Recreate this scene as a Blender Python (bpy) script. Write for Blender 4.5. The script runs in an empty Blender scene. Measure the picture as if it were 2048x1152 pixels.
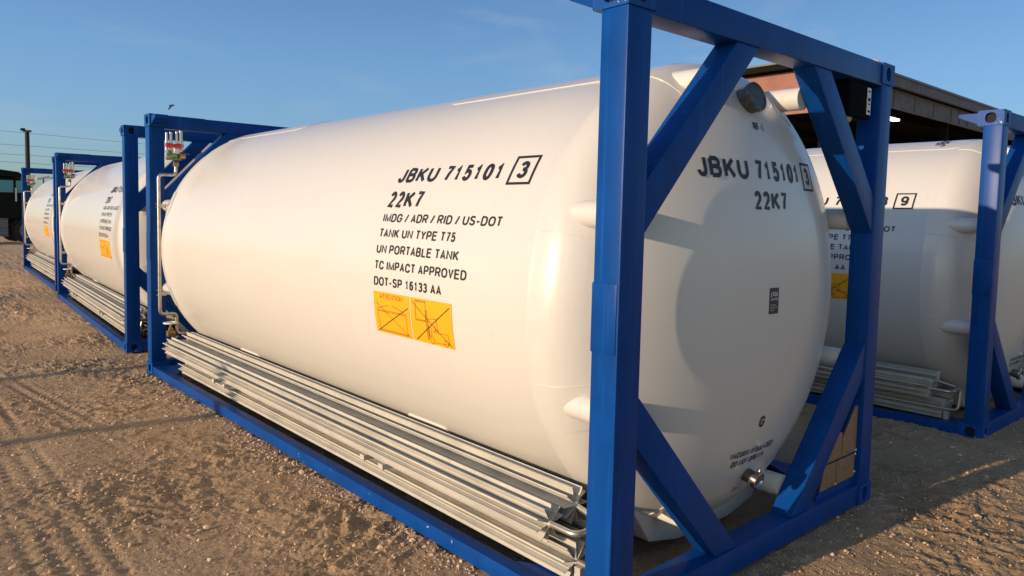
import bpy, bmesh, math, random
import numpy as np
from mathutils import Vector, Matrix
R = math.radians
scene = bpy.context.scene
COL = scene.collection
random.seed(7)

# ------------------------------------------------------------------ camera
CAM = Vector((-2.17783, -1.76811, 1.69096))
YAW, PITCH, ROLL, FPX = 0.707589, -0.070477, 0.020578, 1465.47
fw = Vector((math.sin(YAW)*math.cos(PITCH), math.cos(YAW)*math.cos(PITCH), math.sin(PITCH)))
rt = fw.cross(Vector((0, 0, 1))).normalized(); up = rt.cross(fw)
ra = rt*math.cos(ROLL) + up*math.sin(ROLL); ub = up*math.cos(ROLL) - rt*math.sin(ROLL)
cd = bpy.data.cameras.new("camera"); cam = bpy.data.objects.new("camera", cd); COL.objects.link(cam)
cam.matrix_world = Matrix(((ra.x, ub.x, -fw.x, CAM.x), (ra.y, ub.y, -fw.y, CAM.y), (ra.z, ub.z, -fw.z, CAM.z), (0, 0, 0, 1)))
cd.sensor_width = 36; cd.lens = FPX/2048*36
cd.shift_x = 51.32/2048; cd.shift_y = -47.49/2048
cd.clip_start = 0.05; cd.clip_end = 4000
scene.camera = cam

# ------------------------------------------------------------------ light
SUN_EL, SUN_AZ = R(11.6), Vector((-1, 0.118, 0)).normalized()      # azimuth: direction towards the sun
tosun = Vector((SUN_AZ.x*math.cos(SUN_EL), SUN_AZ.y*math.cos(SUN_EL), math.sin(SUN_EL)))
sl = bpy.data.lights.new("sun", 'SUN'); sl.energy = 4.35; sl.angle = R(0.55); sl.color = (1.0, 0.765, 0.53)
sun = bpy.data.objects.new("sun", sl); COL.objects.link(sun)
sun.rotation_euler = (-tosun).to_track_quat('-Z', 'Y').to_euler(); sun.location = (-10, 0, 10)
w = bpy.data.worlds.new("World"); scene.world = w; w.use_nodes = True
nt = w.node_tree; bg = nt.nodes['Background']
sky = nt.nodes.new('ShaderNodeTexSky'); sky.sky_type = 'NISHITA'; sky.sun_disc = False
sky.sun_elevation = SUN_EL; sky.sun_rotation = math.atan2(SUN_AZ.x, SUN_AZ.y)
sky.altitude = 50; sky.air_density = 1.0; sky.dust_density = 0.4; sky.ozone_density = 1.6
tc = nt.nodes.new('ShaderNodeTexCoord'); mp = nt.nodes.new('ShaderNodeMapping')
mp.inputs['Scale'].default_value = (1.2, 3.0, 9.0); mp.inputs['Rotation'].default_value = (0.25, 0.1, 0.5)
nz = nt.nodes.new('ShaderNodeTexNoise'); nz.inputs['Scale'].default_value = 1.6; nz.inputs['Detail'].default_value = 9; nz.inputs['Roughness'].default_value = .58; nz.inputs['Distortion'].default_value = .6
cr = nt.nodes.new('ShaderNodeValToRGB'); cr.color_ramp.elements[0].position = .52; cr.color_ramp.elements[1].position = .80
cr.color_ramp.elements[1].color = (.34, .34, .34, 1)
mx = nt.nodes.new('ShaderNodeMix'); mx.data_type = 'RGBA'; mx.inputs[7].default_value = (5.0, 5.6, 6.4, 1)
L = nt.links
L.new(tc.outputs['Generated'], mp.inputs[0]); L.new(mp.outputs[0], nz.inputs[0]); L.new(nz.outputs[0], cr.inputs[0])
L.new(cr.outputs[0], mx.inputs[0]); tint = nt.nodes.new('ShaderNodeMix'); tint.data_type = 'RGBA'; tint.blend_type = 'MULTIPLY'; tint.inputs[0].default_value = 1; tint.inputs[7].default_value = (1.00, 1.32, 1.80, 1)
L.new(sky.outputs[0], tint.inputs[6])
def dirfac(v, lo, hi, a, b):
    d = nt.nodes.new('ShaderNodeVectorMath'); d.operation = 'DOT_PRODUCT'; d.inputs[1].default_value = v; L.new(tc.outputs['Generated'], d.inputs[0])
    r_ = nt.nodes.new('ShaderNodeMapRange'); r_.interpolation_type = 'SMOOTHSTEP'
    for k, q in zip((1, 2, 3, 4), (lo, hi, a, b)): r_.inputs[k].default_value = q
    L.new(d.outputs['Value'], r_.inputs[0]); return r_.outputs[0]
prev_ = tint.outputs[2]
for f_ in (dirfac((1, 0, 0), .10, 1.0, 1.04, .70),):
    sm = nt.nodes.new('ShaderNodeVectorMath'); sm.operation = 'SCALE'; L.new(prev_, sm.inputs[0]); L.new(f_, sm.inputs['Scale']); prev_ = sm.outputs[0]
wh = nt.nodes.new('ShaderNodeMix'); wh.data_type = 'RGBA'; wh.blend_type = 'MULTIPLY'; wh.inputs[7].default_value = (1.75, 1.30, .92, 1)   # unseen sky behind the viewer, warmed and brightened as added fill light
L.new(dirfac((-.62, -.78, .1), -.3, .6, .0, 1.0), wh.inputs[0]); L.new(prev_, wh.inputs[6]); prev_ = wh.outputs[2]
hz = nt.nodes.new('ShaderNodeMix'); hz.data_type = 'RGBA'; hz.blend_type = 'MULTIPLY'; hz.inputs[7].default_value = (.74, .76, .88, 1)
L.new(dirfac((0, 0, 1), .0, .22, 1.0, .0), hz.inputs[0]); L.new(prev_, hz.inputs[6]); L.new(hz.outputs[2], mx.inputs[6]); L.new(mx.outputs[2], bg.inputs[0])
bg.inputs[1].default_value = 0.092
vs = scene.view_settings; vs.view_transform = 'Standard'; vs.look = 'None'; vs.gamma = 1; vs.use_curve_mapping = False
vs.exposure = 0.15

# ------------------------------------------------------------------ materials
MATS = {}
def mat(name, base, rough=.5, metal=0, coat=0, spec=.5, var=None, streak=None, bump=None, emit=None):
    """var=(colour2, scale, lo, hi) mottling; streak=(colour2, lo, hi, scale_xy) vertical runs; bump=[(scale, strength, distance)]"""
    m = bpy.data.materials.new(name); m.use_nodes = True; t = m.node_tree; b = t.nodes['Principled BSDF']
    b.inputs['Base Color'].default_value = (*base, 1); b.inputs['Roughness'].default_value = rough
    b.inputs['Metallic'].default_value = metal; b.inputs['Coat Weight'].default_value = coat; b.inputs['Coat Roughness'].default_value = .08
    b.inputs['Specular IOR Level'].default_value = spec
    co = t.nodes.new('ShaderNodeTexCoord'); last = None
    def noise(scale, detail=6, vec=None, rough_=.6):
        n = t.nodes.new('ShaderNodeTexNoise'); n.inputs['Scale'].default_value = scale; n.inputs['Detail'].default_value = detail; n.inputs['Roughness'].default_value = rough_
        t.links.new(vec if vec else co.outputs['Object'], n.inputs[0]); return n.outputs[0]
    def layer(fac, lo, hi, col):
        nonlocal last
        r_ = t.nodes.new('ShaderNodeMapRange'); r_.inputs[1].default_value = lo; r_.inputs[2].default_value = hi
        t.links.new(fac, r_.inputs[0]); x = t.nodes.new('ShaderNodeMix'); x.data_type = 'RGBA'
        t.links.new(r_.outputs[0], x.inputs[0])
        if last: t.links.new(last, x.inputs[6])
        else: x.inputs[6].default_value = (*base, 1)
        x.inputs[7].default_value = (*col, 1); last = x.outputs[2]
    for v in (var or []): layer(noise(v[1]), v[2], v[3], v[0])
    for s in (streak or []):
        mpg = t.nodes.new('ShaderNodeMapping'); mpg.inputs['Scale'].default_value = (s[3], s[3], s[4]); t.links.new(co.outputs['Object'], mpg.inputs[0])
        layer(noise(1, 5, mpg.outputs[0]), s[1], s[2], s[0])
    if last: t.links.new(last, b.inputs['Base Color'])
    prev = None
    for (sc, st, di) in (bump or []):
        bn = t.nodes.new('ShaderNodeBump'); bn.inputs['Strength'].default_value = st; bn.inputs['Distance'].default_value = di
        t.links.new(noise(sc, 4), bn.inputs['Height'])
        if prev: t.links.new(prev, bn.inputs['Normal'])
        prev = bn.outputs[0]
    if prev: t.links.new(prev, b.inputs['Normal'])
    if emit: b.inputs['Emission Color'].default_value = (*emit[0], 1); b.inputs['Emission Strength'].default_value = emit[1]
    MATS[name] = m; return m

WHITE = mat('white_tank_paint', (.61, .59, .56), .30, coat=.3,
            var=[((.60, .575, .535), 1.3, .45, .85)],
            streak=[((.59, .57, .535), .54, .80, 22, .9), ((.55, .535, .51), .64, .82, 60, 1.6)],
            bump=[(1.1, .10, .02), (320, .05, .0008)])
BLUE = mat('blue_frame_paint', (.003, .056, .262), .32, spec=.12,
           var=[((.002, .040, .18), 3.0, .4, .75), ((.05, .13, .34), 240, .66, .74)],
           streak=[((.006, .075, .30), .55, .72, 45, 1.3), ((.015, .085, .28), .66, .76, 110, 2.4)],
           bump=[(420, .22, .0012), (9, .06, .004)])
CHIP = mat('chipped_blue_paint', (.003, .056, .262), .42, spec=.15,
           var=[((.007, .08, .33), 12, .45, .7), ((.50, .48, .43), 17, .655, .675), ((.20, .09, .05), 50, .70, .73)], bump=[(60, .3, .002)])
RAILB = mat('scratched_rail_paint', (.003, .056, .262), .36, spec=.15, var=[((.002, .040, .18), 3.0, .4, .75), ((.42, .41, .38), 26, .685, .70)], bump=[(60, .25, .002)])
SCUFF = mat('scuffed_rail_top', (.022, .05, .16), .55, var=[((.05, .06, .10), 6, .45, .7), ((.16, .13, .10), 30, .60, .72)], bump=[(70, .3, .002)])
DARKHOLE = mat('casting_inside', (.01, .011, .015), .9)
ALU = mat('mill_aluminium', (.56, .525, .455), .48, metal=.12, var=[((.42, .395, .345), 5, .4, .75)], bump=[(80, .1, .001)])
STEEL = mat('stainless_pipe', (.55, .50, .43), .33, metal=.8, var=[((.36, .31, .26), 14, .45, .7)], bump=[(90, .15, .001)])
BRASS = mat('brass_fitting', (.35, .24, .11), .42, metal=.7, var=[((.16, .11, .06), 40, .45, .65)])
CHROME = mat('polished_steel', (.50, .47, .44), .2, metal=1)
GUN = mat('dark_steel_cap', (.16, .155, .15), .42, metal=.6, var=[((.10, .10, .10), 30, .4, .6)])
RED = mat('red_handle', (.65, .03, .02), .4); GREEN = mat('green_tag', (.12, .38, .16), .5)
BLACK = mat('black_lettering', (.012, .012, .014), .5)
YEL = mat('yellow_sticker', (.84, .37, .008), .45)
YLINE = mat('sticker_print', (.06, .022, .01), .6)
NAVY = mat('navy_label', (.01, .012, .03), .4); LWHITE = mat('label_white', (.7, .7, .7), .5)
BROWN = mat('brown_plate_film', (.30, .175, .09), .45, var=[((.19, .11, .06), 30, .45, .7)], bump=[(25, .3, .004)])
BOXG = mat('dark_green_box', (.003, .004, .004), .8, spec=.05); CREAM = mat('cream_plastic', (.55, .47, .36), .5)
CLEAR = mat('plastic_film', (.55, .55, .55), .15, spec=.9, bump=[(22, .9, .02)])

def ground_mat():
    m = bpy.data.materials.new('trodden_dirt'); m.use_nodes = True; t = m.node_tree; b = t.nodes['Principled BSDF']
    b.inputs['Roughness'].default_value = .95; b.inputs['Specular IOR Level'].default_value = .15
    co = t.nodes.new('ShaderNodeTexCoord'); last = None
    def noise(scale, detail=8, rr=.65, dist=0):
        n = t.nodes.new('ShaderNodeTexNoise'); n.inputs['Scale'].default_value = scale; n.inputs['Detail'].default_value = detail; n.inputs['Roughness'].default_value = rr; n.inputs['Distortion'].default_value = dist
        t.links.new(co.outputs['Object'], n.inputs[0]); return n.outputs[0]
    def lay(fac, lo, hi, a, bcol):
        nonlocal last
        r_ = t.nodes.new('ShaderNodeMapRange'); r_.inputs[1].default_value = lo; r_.inputs[2].default_value = hi; t.links.new(fac, r_.inputs[0])
        x = t.nodes.new('ShaderNodeMix'); x.data_type = 'RGBA'; t.links.new(r_.outputs[0], x.inputs[0])
        if last: t.links.new(last, x.inputs[6])
        else: x.inputs[6].default_value = (*a, 1)
        x.inputs[7].default_value = (*bcol, 1); last = x.outputs[2]
    lay(noise(.55, 6, .6, .8), .40, .66, (.72, .49, .295), (.60, .40, .235))
    lay(noise(2.6, 8, .7, .5), .52, .72, None, (.36, .225, .125))
    lay(noise(11, 8, .7), .55, .75, None, (.74, .52, .33))
    lay(noise(60, 4, .7), .60, .74, None, (.30, .205, .14))
    vo = t.nodes.new('ShaderNodeTexVoronoi'); vo.inputs['Scale'].default_value = 48; t.links.new(co.outputs['Object'], vo.inputs[0])
    lay(vo.outputs['Distance'], .22, .10, None, (.70, .50, .33))
    t.links.new(last, b.inputs['Base Color'])
    prev = None
    for sc, st, di, dt in ((7, .6, .05, 8), (28, .9, .03, 6), (95, .9, .010, 4)):
        bn = t.nodes.new('ShaderNodeBump'); bn.inputs['Strength'].default_value = st; bn.inputs['Distance'].default_value = di
        t.links.new(noise(sc, dt, .7), bn.inputs['Height'])
        if prev: t.links.new(prev, bn.inputs['Normal'])
        prev = bn.outputs[0]
    t.links.new(prev, b.inputs['Normal']); return m
DIRT = ground_mat()
STONE = mat('pebble_stone', (.64, .45, .28), .9, var=[((.40, .27, .185), 6, .4, .65)])

# ------------------------------------------------------------------ helpers
def link(name, bm, m, parent=None, smooth=False):
    me = bpy.data.meshes.new(name)
    bm.normal_update(); bm.to_mesh(me); bm.free()
    for x in (m if isinstance(m, (list, tuple)) else [m]): me.materials.append(x)
    o = bpy.data.objects.new(name, me); COL.objects.link(o); o.parent = parent
    if smooth:
        me.polygons.foreach_set('use_smooth', [True]*len(me.polygons))
        if smooth != 'all': me.set_sharp_from_angle(angle=R(38))
    return o
def empty(name, loc=(0, 0, 0), rz=0, **kw):
    o = bpy.data.objects.new(name, None); COL.objects.link(o); o.location = loc; o.rotation_euler = (0, 0, rz); o.empty_display_size = .2
    for k, v in kw.items():
        if v: o[k] = v
    return o
def tag(o, **kw):
    for k, v in kw.items():
        if v: o[k] = v
    return o
def box(bm, x0, x1, y0, y1, z0, z1, bev=0, seg=2):
    vs_ = [bm.verts.new((x, y, z)) for x in (x0, x1) for y in (y0, y1) for z in (z0, z1)]
    fs = [bm.faces.new([vs_[i] for i in f]) for f in ((0, 1, 3, 2), (4, 6, 7, 5), (0, 4, 5, 1), (2, 3, 7, 6), (0, 2, 6, 4), (1, 5, 7, 3))]
    if bev:
        es = list({e for f in fs for e in f.edges}); bmesh.ops.bevel(bm, geom=es, offset=bev, segments=seg, affect='EDGES', profile=.6)
def prism(bm, poly, axis, a, b, bev=0):
    """poly in the two axes other than `axis` (in x,y,z order)"""
    def P(p, t):
        q = list(p); q.insert(axis, t); return q
    A = [bm.verts.new(P(p, a)) for p in poly]; B = [bm.verts.new(P(p, b)) for p in poly]; n = len(poly)
    fs = [bm.faces.new(A), bm.faces.new(B[::-1])]
    for i in range(n): fs.append(bm.faces.new((A[i], B[i], B[(i+1) % n], A[(i+1) % n])))
    bmesh.ops.recalc_face_normals(bm, faces=fs)
    if bev:
        es = list({e for f in fs for e in f.edges}); bmesh.ops.bevel(bm, geom=es, offset=bev, segments=2, affect='EDGES', profile=.6)
def obox(bm, c, sx, sy, sz, rot=None, bev=0):
    """box about c with sizes, optional rotation Matrix"""
    n0 = len(bm.verts); b2 = bmesh.new(); box(b2, -sx/2, sx/2, -sy/2, sy/2, -sz/2, sz/2, bev)
    M = Matrix.Translation(c) @ (rot.to_4x4() if rot else Matrix())
    b2.transform(M); me = bpy.data.meshes.new('tmp'); b2.to_mesh(me); b2.free(); bm.from_mesh(me); bpy.data.meshes.remove(me)
def fillet(pts, r, n=5):
    pts = [Vector(p) for p in pts]; out = [pts[0]]
    for i in range(1, len(pts)-1):
        a, b, c = pts[i-1], pts[i], pts[i+1]; u = (a-b).normalized(); v = (c-b).normalized()
        rr = min(r, (a-b).length*.48, (c-b).length*.48)
        if rr < 1e-4 or u.cross(v).length < 1e-3: out.append(b); continue
        for k in range(n+1):
            t_ = k/n; out.append((1-t_)**2*(b+u*rr) + 2*t_*(1-t_)*b + t_**2*(b+v*rr))
    return out+[pts[-1]]
def tube(bm, pts, r, seg=12, cap=True, bend=0):
    if bend: pts = fillet(pts, bend)
    pts = [Vector(p) for p in pts]; rings = []; N = None
    for i, p in enumerate(pts):
        t_ = (pts[min(i+1, len(pts)-1)]-pts[max(i-1, 0)]).normalized()
        if N is None:
            N = t_.orthogonal().normalized()
        else: N = (N - t_*N.dot(t_)).normalized()
        Bn = t_.cross(N); rr = r[i] if isinstance(r, (list, tuple)) else r
        rings.append([bm.verts.new(p + (N*math.cos(a)+Bn*math.sin(a))*rr) for a in [2*math.pi*k/seg for k in range(seg)]])
    for A, B in zip(rings, rings[1:]):
        for k in range(seg): bm.faces.new((A[k], A[(k+1) % seg], B[(k+1) % seg], B[k]))
    if cap: bm.faces.new(rings[0][::-1]); bm.faces.new(rings[-1])
def lathe(bm, prof, o, ax, seg=32):
    """prof: (distance along ax, radius)"""
    o = Vector(o); ax = Vector(ax).normalized(); N = ax.orthogonal().normalized(); Bn = ax.cross(N); rings = []
    for d, r in prof:
        if r < 1e-5: rings.append([bm.verts.new(o+ax*d)])
        else: rings.append([bm.verts.new(o+ax*d+(N*math.cos(2*math.pi*k/seg)+Bn*math.sin(2*math.pi*k/seg))*r) for k in range(seg)])
    fs = []
    for A, B in zip(rings, rings[1:]):
        if len(A) == 1 and len(B) == 1: continue
        for k in range(seg):
            k2 = (k+1) % seg
            if len(A) == 1: fs.append(bm.faces.new((A[0], B[k], B[k2])))
            elif len(B) == 1: fs.append(bm.faces.new((A[k], A[k2], B[0])))
            else: fs.append(bm.faces.new((A[k], A[k2], B[k2], B[k])))
    bmesh.ops.recalc_face_normals(bm, faces=fs)

# ------------------------------------------------------------------ tank container
CW, CL, CH = 2.438, 6.058, 2.591
TR, TZ, TX = 1.203, 1.278, CW/2
Y0, HD, HE = .014, .468, 2.12           # near apex, head depth, head exponent
SHELL_PROF = None
def head_y(x, z):
    r = min(math.hypot(x-TX, z-TZ)/TR, .99999)
    return Y0 + HD*(1-(1-r**HE)**(1/HE))
def cyl_pt(y, arc, off=0):
    th = arc/TR; return Vector((TX-(TR+off)*math.cos(th), y, TZ+(TR+off)*math.sin(th)))
def head_pt(x, z, off=0):
    y = head_y(x, z); e = 1e-3
    n = Vector((head_y(x+e, z)-head_y(x-e, z), -2*e, head_y(x, z+e)-head_y(x, z-e))).normalized()
    return Vector((x, y, z)) + n*off

def arcp(cx, cy, rx, ry, a0, a1, n=8):
    return [(cx+rx*math.cos(R(a0+(a1-a0)*k/n)), cy+ry*math.sin(R(a0+(a1-a0)*k/n))) for k in range(n+1)]
def _bowl(x0, x1, y0, y1, r=.5):          # right-hand bowl of B, D, P, R
    h = (y1-y0)/2; return [(x0, y1), (x1-r, y1)]+arcp(x1-r, y1-h, r, h, 90, -90, 10)+[(x0, y0)]
_O = arcp(.5, .62, .5, .38, 0, 180, 10)+arcp(.5, .38, .5, .38, 180, 360, 10)+[(1, .62)]
GLY = {   # advance (cap heights), centrelines in a unit box
 'A': (.93, [[(0, 0), (.5, 1), (1, 0)], [(.17, .30), (.83, .30)]]), 'B': (.93, [[(0, 0), (0, 1)], _bowl(0, .93, .53, 1, .36), _bowl(0, 1, 0, .53, .40)]),
 'C': (1.0, [arcp(.52, .64, .48, .36, 8, 180, 10)+arcp(.52, .36, .52, .36, 180, 352, 10)]), 'D': (1.0, [[(0, 0), (0, 1)], [(0, 1), (.45, 1)]+arcp(.45, .62, .55, .38, 90, 0, 7)+arcp(.45, .38, .55, .38, 0, -90, 7)+[(0, 0)]]),
 'E': (.92, [[(1, 0), (0, 0), (0, 1), (1, 1)], [(0, .53), (.92, .53)]]), 'F': (.85, [[(0, 0), (0, 1), (1, 1)], [(0, .52), (.88, .52)]]),
 'G': (1.08, [arcp(.5, .64, .48, .36, 12, 180, 10)+arcp(.5, .36, .5, .36, 180, 360, 10)+[(1, .46), (.55, .46)]]), 'H': (1.0, [[(0, 0), (0, 1)], [(1, 0), (1, 1)], [(0, .52), (1, .52)]]),
 'I': (.39, [[(.5, 0), (.5, 1)]]), 'J': (.78, [arcp(.5, .27, .5, .27, 180, 360, 12)+[(1, 1)]]), 'K': (.98, [[(0, 0), (0, 1)], [(0, .36), (.95, 1)], [(.32, .58), (1, 0)]]),
 'L': (.82, [[(0, 1), (0, 0), (1, 0)]]), 'M': (1.16, [[(0, 0), (0, 1), (.5, .05), (1, 1), (1, 0)]]), 'N': (1.0, [[(0, 0), (0, 1), (1, 0), (1, 1)]]), 'O': (1.06, [_O]),
 'P': (.93, [[(0, 0), (0, 1)], _bowl(0, 1, .45, 1, .40)]), 'Q': (1.06, [_O, [(.62, .25), (1.0, -.02)]]), 'R': (.98, [[(0, 0), (0, 1)], _bowl(0, 1, .47, 1, .40), [(.55, .47), (1, 0)]]),
 'S': (.93, [arcp(.5, .76, .46, .24, 15, 215, 10)+[(.5, .515)]+arcp(.5, .26, .5, .26, 38, -168, 10)]), 'T': (.86, [[(0, 1), (1, 1)], [(.5, 1), (.5, 0)]]),
 'U': (1.0, [[(0, 1)]+arcp(.5, .38, .5, .38, 180, 360, 12)+[(1, 1)]]), 'V': (.93, [[(0, 1), (.5, 0), (1, 1)]]), 'Y': (.93, [[(0, 1), (.5, .42), (1, 1)], [(.5, .42), (.5, 0)]]),
 '0': (.78, [_O]), '1': (.78, [[(.12, .74), (.36, .80), (.55, 1), (.55, 0)]]), '2': (.78, [arcp(.5, .70, .47, .30, 165, -25, 10)+[(.02, .0), (1, 0)]]),
 '3': (.78, [arcp(.48, .755, .44, .245, 165, -72, 9)+[(.40, .52)], [(.40, .52)]+arcp(.49, .27, .51, .27, 78, -165, 10)]), '4': (.78, [[(.72, 0), (.72, 1), (0, .27), (1, .27)]]),
 '5': (.78, [[(.92, 1), (.16, 1), (.06, .50)]+arcp(.48, .325, .52, .325, 130, -160, 12)]), '6': (.78, [arcp(.5, .31, .5, .31, 0, 360, 16), arcp(.53, .60, .53, .40, 190, 40, 8)]),
 '7': (.78, [[(0, 1), (1, 1), (.62, .52), (.42, 0)]]), '9': (.78, [arcp(.5, .69, .5, .31, 0, 360, 16), arcp(.47, .40, .53, .40, 10, -140, 8)]),
 '-': (.66, [[(0, .38), (1, .38)]]), '/': (.62, [[(-.15, 0), (1.15, 1)]]), '!': (.36, [[(.5, 1), (.5, .30)], [(.5, .06), (.5, -.04)]]), ' ': (.42, [])}
def stroke(bm, pts, wd, z):
    P = [Vector((*p, 0)) for p in pts]; P = [p for i, p in enumerate(P) if i == 0 or (p-P[i-1]).length > 1e-6]
    closed = (P[0]-P[-1]).length < 1e-5; n = len(P)-(1 if closed else 0); Lf, Rt = [], []
    for i in range(n):
        a = P[i-1] if (i or closed) else None; c = P[(i+1) % n] if (i < n-1 or closed) else None
        if closed and i == 0: a = P[n-1]
        d1 = (P[i]-a).normalized() if a is not None else None; d2 = (c-P[i]).normalized() if c is not None else None
        d1 = d1 or d2; d2 = d2 or d1; m1 = Vector((-d1.y, d1.x, 0)); m2 = Vector((-d2.y, d2.x, 0)); m = (m1+m2)
        if m.length < .2: m = m1
        m.normalize(); k = wd/2/max(.80 if abs(d1.dot(d2)) > .35 and d1.dot(d2) < 0 else .66, m.dot(m1))
        Lf.append(bm.verts.new(P[i]+m*k+Vector((0, 0, z)))); Rt.append(bm.verts.new(P[i]-m*k+Vector((0, 0, z))))
    for i in range(n if closed else n-1):
        j = (i+1) % n; bm.faces.new((Rt[i], Rt[j], Lf[j], Lf[i]))
def text_flat(bm, s, u0, v0, h, width, bold=.19):
    """block capitals drawn as strokes in the (u, v) plane, fitted to the given width"""
    tot = sum(GLY[c][0] for c in s)-.18; k = width/tot; x = u0; sw = bold*h; q = 0
    for c in s:
        adv, ls = GLY[c]; ink = max((adv-.18)*k-sw, .001)
        if c == 'I' or c == '!': ink = .0001; x0 = x+((adv-.18)*k)/2
        else: x0 = x+sw/2
        for l in ls:
            q += 1; stroke(bm, [(x0+px*ink, v0+sw/2+py*(h-sw)) for px, py in l], sw, q % 5*.00008)
        x += adv*k
    return x
def rect_line(bm, p, q, wd):
    p = Vector((*p, 0)); q = Vector((*q, 0)); d = (q-p).normalized(); n = Vector((-d.y, d.x, 0))*wd/2
    bm.faces.new([bm.verts.new(x) for x in (p-n, q-n, q+n, p+n)])
def poly_line(bm, pts, wd, closed=False):
    n = len(pts)
    for i in range(n if closed else n-1): rect_line(bm, pts[i], pts[(i+1) % n], wd)
def ring_line(bm, cx, cy, rx, ry, wd, n=18):
    poly_line(bm, [(cx+rx*math.cos(2*math.pi*k/n), cy+ry*math.sin(2*math.pi*k/n)) for k in range(n)], wd, True)
def frame_rect(bm, x0, x1, y0, y1, wd):
    for a in ((x0, x1, y0, y0+wd), (x0, x1, y1-wd, y1), (x0, x0+wd, y0+wd, y1-wd), (x1-wd, x1, y0+wd, y1-wd)):
        bm.faces.new([bm.verts.new((x, y, 0)) for x, y in ((a[0], a[2]), (a[1], a[2]), (a[1], a[3]), (a[0], a[3]))])
def cut_grid(bm, step):
    xs = [v.co.x for v in bm.verts]; ys = [v.co.y for v in bm.verts]
    for ax, lo, hi in ((0, min(xs), max(xs)), (1, min(ys), max(ys))):
        p = lo+step
        while p < hi-1e-4:
            co = (p, 0, 0) if ax == 0 else (0, p, 0); no = (1, 0, 0) if ax == 0 else (0, 1, 0)
            bmesh.ops.bisect_plane(bm, geom=bm.verts[:]+bm.edges[:]+bm.faces[:], plane_co=co, plane_no=no, dist=1e-6); p += step
def wrap(bm, fn, off):
    for v in bm.verts: v.co = fn(v.co.x, v.co.y, off+v.co.z)
def on_side(u, v, off): return cyl_pt(1.765-u, v, off)             # u runs to the right along the side, v is the arc height
def on_head(u, v, off): return head_pt(u, v, off)
def on_top(u, v, off):                                             # u across the tank, v along its length
    th = math.asin(max(-1, min(1, (u-TX)/TR))); return Vector((TX+(TR+off)*math.sin(th), v, TZ+(TR+off)*math.cos(th)))

def corner_casting_bm(sx, sy, top):
    """ISO corner casting: block .162 x .178 x .118 with oval openings in the outer side, end and top faces; corner at origin, extends to +x +y then mirrored"""
    bm = bmesh.new(); lx, ly, lz = .162, .178, .118
    def panel(o, U, V, N, lu, lv, ru, rv, cu=None, cv=None):
        """outer face with stadium hole; o corner, U,V in-plane unit, N outward"""
        o, U, V, N = map(Vector, (o, U, V, N)); cu = cu or lu/2; cv = cv or lv/2; n = 24
        inner, outer, back = [], [], []
        for k in range(n):
            a = 2*math.pi*(k+.5)/n; c, s = math.cos(a), math.sin(a)
            du = ru*(abs(c)**.8)*(1 if c > 0 else -1); dv = rv*(abs(s)**.8)*(1 if s > 0 else -1)
            tt = min(((lu-cu) if c > 0 else cu)/max(abs(c), 1e-6), ((lv-cv) if s > 0 else cv)/max(abs(s), 1e-6))
            inner.append(bm.verts.new(o+U*(cu+du)+V*(cv+dv))); outer.append(bm.verts.new(o+U*(cu+c*tt)+V*(cv+s*tt)))
            back.append(bm.verts.new(o+U*(cu+du)+V*(cv+dv)-N*.03))
        fs = []
        for k in range(n):
            k2 = (k+1) % n
            fs.append(bm.faces.new((outer[k], outer[k2], inner[k2], inner[k]))); fs.append(bm.faces.new((inner[k], inner[k2], back[k2], back[k])))
        f = bm.faces.new(back); f.material_index = 1; fs.append(f)
        # corner triangles
        cs = [(0, 0), (lu, 0), (lu, lv), (0, lv)]
        for (a_, b_) in cs:
            C_ = o+U*a_+V*b_; d = sorted(outer, key=lambda v_: (v_.co-C_).length)[:2]
            # nearest on each adjacent edge
            e1 = [v_ for v_ in outer if abs((v_.co-o).dot(U)-a_) < 1e-5]; e2 = [v_ for v_ in outer if abs((v_.co-o).dot(V)-b_) < 1e-5]
            if e1 and e2:
                p1 = min(e1, key=lambda v_: (v_.co-C_).length); p2 = min(e2, key=lambda v_: (v_.co-C_).length)
                if p1 is not p2: fs.append(bm.faces.new((bm.verts.new(C_), p1, p2)))
        for f in fs:
            f.normal_update()
        return fs
    panel((0, 0, 0), (1, 0, 0), (0, 0, 1), (0, -1, 0), lx, lz, .030, .040)
    panel((0, 0, 0), (0, 1, 0), (0, 0, 1), (-1, 0, 0), ly, lz, .038, .040)
    tz = lz if top else 0
    panel((0, 0, tz), (1, 0, 0), (0, 1, 0), (0, 0, 1 if top else -1), lx, ly, .032, .060)
    oz = 0 if top else lz
    for q in (((lx, 0, 0), (lx, ly, 0), (lx, ly, lz), (lx, 0, lz)), ((0, ly, 0), (lx, ly, 0), (lx, ly, lz), (0, ly, lz)), ((0, 0, oz), (lx, 0, oz), (lx, ly, oz), (0, ly, oz))):
        bm.faces.new([bm.verts.new(p) for p in q])
    bmesh.ops.remove_doubles(bm, verts=bm.verts[:], dist=1e-5)
    # round the outer edges a little
    ed = [e for e in bm.edges if len(e.link_faces) == 2 and e.calc_face_angle(0) > 1.4 and
          all((min(abs(v.co.x), abs(v.co.x-lx)) < 1e-4) + (min(abs(v.co.y), abs(v.co.y-ly)) < 1e-4) + (min(abs(v.co.z), abs(v.co.z-lz)) < 1e-4) >= 2 for v in e.verts)]
    bmesh.ops.bevel(bm, geom=ed, offset=.007, segments=2, affect='EDGES')
    bmesh.ops.transform(bm, verts=bm.verts[:], matrix=Matrix.Translation((CW if sx else 0, CL if sy else 0, CH-lz if top else 0)) @ Matrix.Diagonal((-1 if sx else 1, -1 if sy else 1, 1, 1)))
    bmesh.ops.recalc_face_normals(bm, faces=bm.faces[:])
    return bm

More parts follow.
